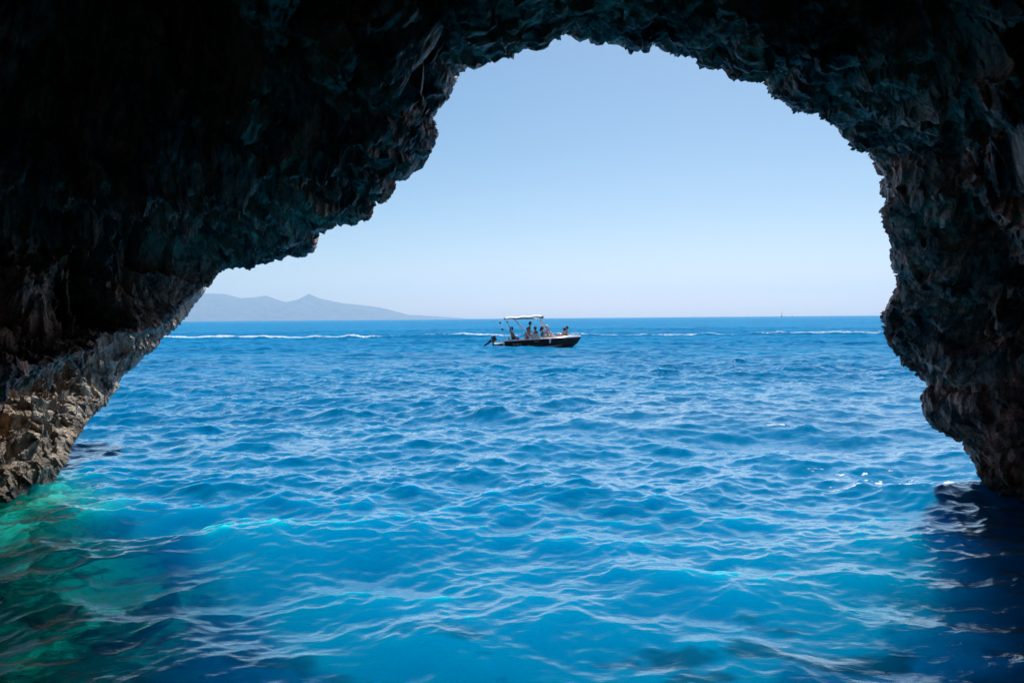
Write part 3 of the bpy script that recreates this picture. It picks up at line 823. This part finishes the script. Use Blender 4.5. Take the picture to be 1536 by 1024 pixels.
    def hoop(a, b_, rad, mat):
        for s in (-1, 1):
            pb = bmesh.new(); add_tube(pb, [(a[0], s * .98, a[1]), (b_[0], s * 1.0, b_[1])], rad, 8); bm_obj('pole', pb, mat, root, True)
    wpole = simple('white_pole', (.82, .82, .82), 0.35, 0.04, 8)
    hoop((.86, 2.06), (1.58, .66), .022, steel)
    hoop((1.56, 1.92), (2.30, 1.02), .035, wpole)
    hoop((3.20, 2.08), (3.95, 1.10), .042, wpole)
    hoop((1.56, 1.92), (1.35, 2.06), .02, steel); hoop((3.95, 1.10), (4.15, .74), .03, wpole); hoop((2.30, 1.02), (2.55, .66), .03, wpole)
    # rod holders with dark reels on the stern arch
    for (x0, z0, x1, z1, dk, mk) in ((.44, 1.95, .70, .95, ((.47, 1.80), (.62, 1.33)), 'a'), (.86, 2.08, 1.10, 1.50, ((.98, 1.84), (.80, 2.06)), 'b')):
        rb = bmesh.new(); add_tube(rb, [(x0, -.80, z0), (x1, -.82, z1), (x1 + .15, -.9, .60)], .016, 6)
        rd = bm_obj('rod', rb, wpole, root, True)
        for (dx, dz) in dk:
            kb = bmesh.new(); add_ball(kb, (dx, -.82, dz), (.075, .05, .075), 2); bm_obj('reel', kb, motor, rd, True)
    # helm console with raked screen, helm seat and stern bench
    kb = bmesh.new(); add_box(kb, (2.95, .30, .58), (.55, .75, .72), Euler((0, R(-8), 0)), .05); con = bm_obj('console', kb, white, root)
    wb = bmesh.new(); add_box(wb, (3.10, .30, 1.08), (.02, .72, .34), Euler((0, R(-28), 0)), .008); bm_obj('windscreen', wb, simple('tinted_screen', (.05, .08, .10), 0.08), con)
    wh = bmesh.new()
    for k in range(20):
        a0, a1 = k / 20 * 2 * math.pi, (k + 1) / 20 * 2 * math.pi
        add_tube(wh, [(2.62, .3 + .17 * math.cos(a0), .90 + .17 * math.sin(a0)), (2.62, .3 + .17 * math.cos(a1), .90 + .17 * math.sin(a1))], .014, 6, False)
    bm_obj('steering_wheel', wh, motor, con, True)
    qb = bmesh.new(); add_box(qb, (3.20, -.42, .62), (.14, .5, .56), Euler((0, R(-6), 0)), .04); add_box(qb, (3.42, -.42, .42), (.42, .5, .20), None, .04); bm_obj('helm_seat', qb, simple('white_vinyl', (.82, .83, .83), 0.5, 0.04), root)
    nb = bmesh.new(); add_box(nb, (1.28, 0, .42), (.50, 1.7, .40), None, .05); add_box(nb, (1.06, 0, .68), (.10, 1.7, .20), None, .03); bm_obj('stern_bench', nb, simple('sea_green_vinyl', (.22, .45, .45), 0.5), root)
    nb = bmesh.new(); add_box(nb, (2.36, -.45, .40), (.40, .60, .40), None, .05); bm_obj('locker', nb, white, root)
    nb = bmesh.new(); add_box(nb, (3.95, -.1, .40), (.6, 1.4, .40), None, .05); bm_obj('cushion', nb, simple('white_vinyl_b', (.75, .76, .78), 0.5, 0.04), root)
    # bow rail
    rb = bmesh.new()
    for s in (-1, 1): add_tube(rb, [(5.25, s * .62, .77), (5.35, s * .58, .92), (5.85, s * .30, .95), (6.1, s * .10, .93), (6.1, s * .06, .76)], .012, 6)
    bm_obj('bow_rail', rb, steel, root, True)
    lb = bmesh.new(); add_tube(lb, [(6.28, 0, .70), (6.05, 0, .36), (5.82, 0, .02), (5.70, 0, -.12)], .014, 6); bm_obj('stem_band', lb, white, root, True)

    bpy.context.view_layer.update()
    M = root.matrix_world
    def put(x, y, z): return M @ Vector((x, y, z))
    yaw0 = R(1.5)
    person(put(1.30, -.45, .62), yaw0 + R(20), 'sit', 'brown', 'black', 'dark haired person in a dark top sitting at the stern of the motorboat', (('bikini_top', 'maroon', (.10, .02, .06)), ('shorts', 'black', (.015, .015, .02))), long_hair=True, scale=.98)
    person(put(2.40, -.52, .58), yaw0 + R(-100), 'sit', 'sunburnt', 'brown', 'person in an orange life vest sitting amidships under the bimini', (('life_vest', 'orange', (.75, .15, .04)), ('shorts', 'navy', (.02, .03, .08))), scale=.95, long_hair=True)
    person(put(2.48, .34, .95), yaw0, 'stand', 'tan', 'black', 'dark shirted person standing at the helm, head close under the bimini', (('shirt', 'navy_shirt', (.02, .045, .11)), ('shorts', 'dark_shorts', (.02, .02, .03))), lean=.22, scale=1.0)
    person(put(3.02, .62, .58), yaw0 + R(30), 'sit', 'fair', 'black', 'person in a pink cap and blue shirt sitting beside the helm', (('shirt', 'blue_shirt', (.05, .20, .42)), ('shorts', 'purple', (.10, .05, .16))), hat=('pink', (.75, .42, .52), 'peak'))
    person(put(3.46, -.46, .58), yaw0 + R(10), 'sit', 'fair', 'auburn', 'red haired person in a teal shirt sitting on the white seat', (('shirt', 'teal', (.01, .24, .28)), ('shorts', 'white', (.7, .7, .7))), long_hair=True)
    person(put(3.86, -.20, .66), yaw0 + R(-15), 'prop', 'sunburnt', 'black', 'bare shouldered person in a white hat sitting forward of the front pole', (('swim_trunks', 'ochre', (.45, .22, .05)),), hat=('white', (.82, .82, .80), 'brim'), lean=-.10)
    person(put(4.32, .10, .62), yaw0 + R(-8), 'recline', 'fair', 'brown', 'person lying back with bent knees between the white hat and the bow pair', (('bikini_top', 'violet', (.20, .10, .25)), ('bikini_bottom', 'violet', (.20, .10, .25))), lean=-.62, scale=.95)
    person(put(4.86, -.12, .50), yaw0 + R(150), 'prop', 'fair', 'black', 'paler dark haired person lounging on the foredeck, left of the bow pair', (('bikini_bottom', 'plum', (.12, .04, .08)),), lean=-.28, scale=.98)
    person(put(5.24, .05, .66), yaw0 + R(160), 'sit', 'tan', 'black', 'tanned dark haired person sitting upright nearest the bow', (('swim_trunks', 'rust', (.20, .06, .03)),), lean=-.02, scale=.88)
    return root

def far_boats():
    hullm = simple('far_hull', (.30, .33, .36), 0.5); sailm = simple('furled_sail', (.42, .46, .44), 0.8); mastm = simple('mast_alloy', (.30, .33, .35), 0.4)
    D = 1600.0
    w = at(1172.5, 474, D)
    r = empty('sailboat', (w[0], D, 0), (0, 0, R(35))); tag(r, 'tiny sailboat with a tall mast on the horizon', 'boat')
    def hull(name, L, W, H, par, mat):
        hb = bmesh.new(); rows = []
        for t in np.linspace(0, 1, 9):
            x = (t - .5) * L; k = W / 2 * (1 - max(0, (t - .35) / .65)**2) * (.75 + .25 * min(1, t * 4)); k = max(k, .02)
            zz = H * (1 + .25 * t)
            rows.append([hb.verts.new(p) for p in ((x, -k, zz), (x, -k * .7, -.1), (x, 0, -.5), (x, k * .7, -.1), (x, k, zz))])
        for a, b_ in zip(rows, rows[1:]):
            for q in range(4): hb.faces.new((a[q], a[q + 1], b_[q + 1], b_[q]))
            hb.faces.new((a[4], a[0], b_[0], b_[4]))
        hb.faces.new(rows[0]); hb.faces.new(rows[-1])
        return bm_obj(name, hb, mat, par)
    hull('hull', 9, 3.0, 1.25, r, hullm)
    b1 = bmesh.new(); add_tube(b1, [(.6, 0, 1), (.6, 0, 15.2)], [.16, .10], 8); bm_obj('mast', b1, mastm, r)
    b1 = bmesh.new(); add_tube(b1, [(.45, 0, 2.4), (.42, 0, 8), (.5, 0, 14.6)], [.62, .5, .12], 8); bm_obj('sail', b1, sailm, r, True)
    b1 = bmesh.new(); add_box(b1, (.2, 0, 1.75), (3.6, 1.7, .6), None, .15); bm_obj('cabin', b1, hullm, r)
    b1 = bmesh.new(); add_tube(b1, [(.5, 0, 2.2), (-3.4, 0, 2.3)], .14, 6); bm_obj('boom', b1, mastm, r)
    w = at(1189, 474, D)
    r2 = empty('yacht', (w[0], D, 0), (0, 0, R(20))); tag(r2, 'tiny low motor yacht on the horizon right of the sailboat', 'boat')
    hull('hull', 4.6, 1.9, .95, r2, hullm)
    b1 = bmesh.new(); add_box(b1, (-.2, 0, 1.45), (2.0, 1.4, .7), None, .2); bm_obj('cabin', b1, hullm, r2)
    b1 = bmesh.new(); add_tube(b1, [(-.3, 0, 1.6), (-.3, 0, 6.5)], [.05, .03], 6); bm_obj('mast', b1, mastm, r2)

# ------------------------------------------------------------------ light
SUN_AZ, SUN_EL = R(18), R(56)        # to the right of the view, high outside the mouth
def light():
    w = bpy.data.worlds.new('World'); scene.world = w; w.use_nodes = True
    nt = w.node_tree
    for n in list(nt.nodes): nt.nodes.remove(n)
    b = NB(nt)
    sky = b.n('ShaderNodeTexSky', sky_type='NISHITA', sun_disc=False)
    sky.sun_elevation = SUN_EL; sky.sun_rotation = SUN_AZ
    sky.altitude = 0; sky.air_density = 0.85; sky.dust_density = 0.8; sky.ozone_density = 2.0
    sp = b.n('ShaderNodeSeparateColor', i_0=sky.outputs[0])
    rch = b.math('MULTIPLY', b.math('POWER', b.math('MULTIPLY', sp.outputs[0], 1 / 4.2), 1.7), 4.05)
    gch = b.math('MULTIPLY', b.math('POWER', b.math('MULTIPLY', sp.outputs[1], 1 / 6.0), 1.2), 6.5)
    col = b.n('ShaderNodeCombineColor', i_0=rch, i_1=gch, i_2=b.math('MULTIPLY', sp.outputs[2], 1.06)).outputs[0]
    bg = b.n('ShaderNodeBackground', i_Color=col, i_Strength=0.10)
    out = b.n('ShaderNodeOutputWorld'); nt.links.new(bg.outputs[0], out.inputs[0])
    sd = bpy.data.lights.new('sun', 'SUN'); sd.energy = 4.7; sd.angle = R(0.5); sd.color = (1.0, .97, .93)
    so = bpy.data.objects.new('sun', sd); COL.objects.link(so)
    d = Vector((math.sin(SUN_AZ) * math.cos(SUN_EL), math.cos(SUN_AZ) * math.cos(SUN_EL), math.sin(SUN_EL)))
    so.rotation_euler = d.to_track_quat('Z', 'Y').to_euler(); so.location = d * 100

light()
cave()
buttress()
sea()
hills()
haze(1.1 / 9000)
motorboat()
far_boats()

scene.view_settings.view_transform = 'Standard'; scene.view_settings.look = 'None'
scene.view_settings.exposure = 0.08; scene.view_settings.gamma = 1.0
scene.render.engine = 'CYCLES'
cy = scene.cycles
cy.use_denoising = True
cy.max_bounces = 8; cy.diffuse_bounces = 4; cy.glossy_bounces = 4; cy.volume_bounces = 3; cy.transmission_bounces = 2
cy.sample_clamp_indirect = 4.0; cy.sample_clamp_direct = 4.0; cy.caustics_reflective = True; cy.blur_glossy = 1.0; cy.caustics_refractive = False
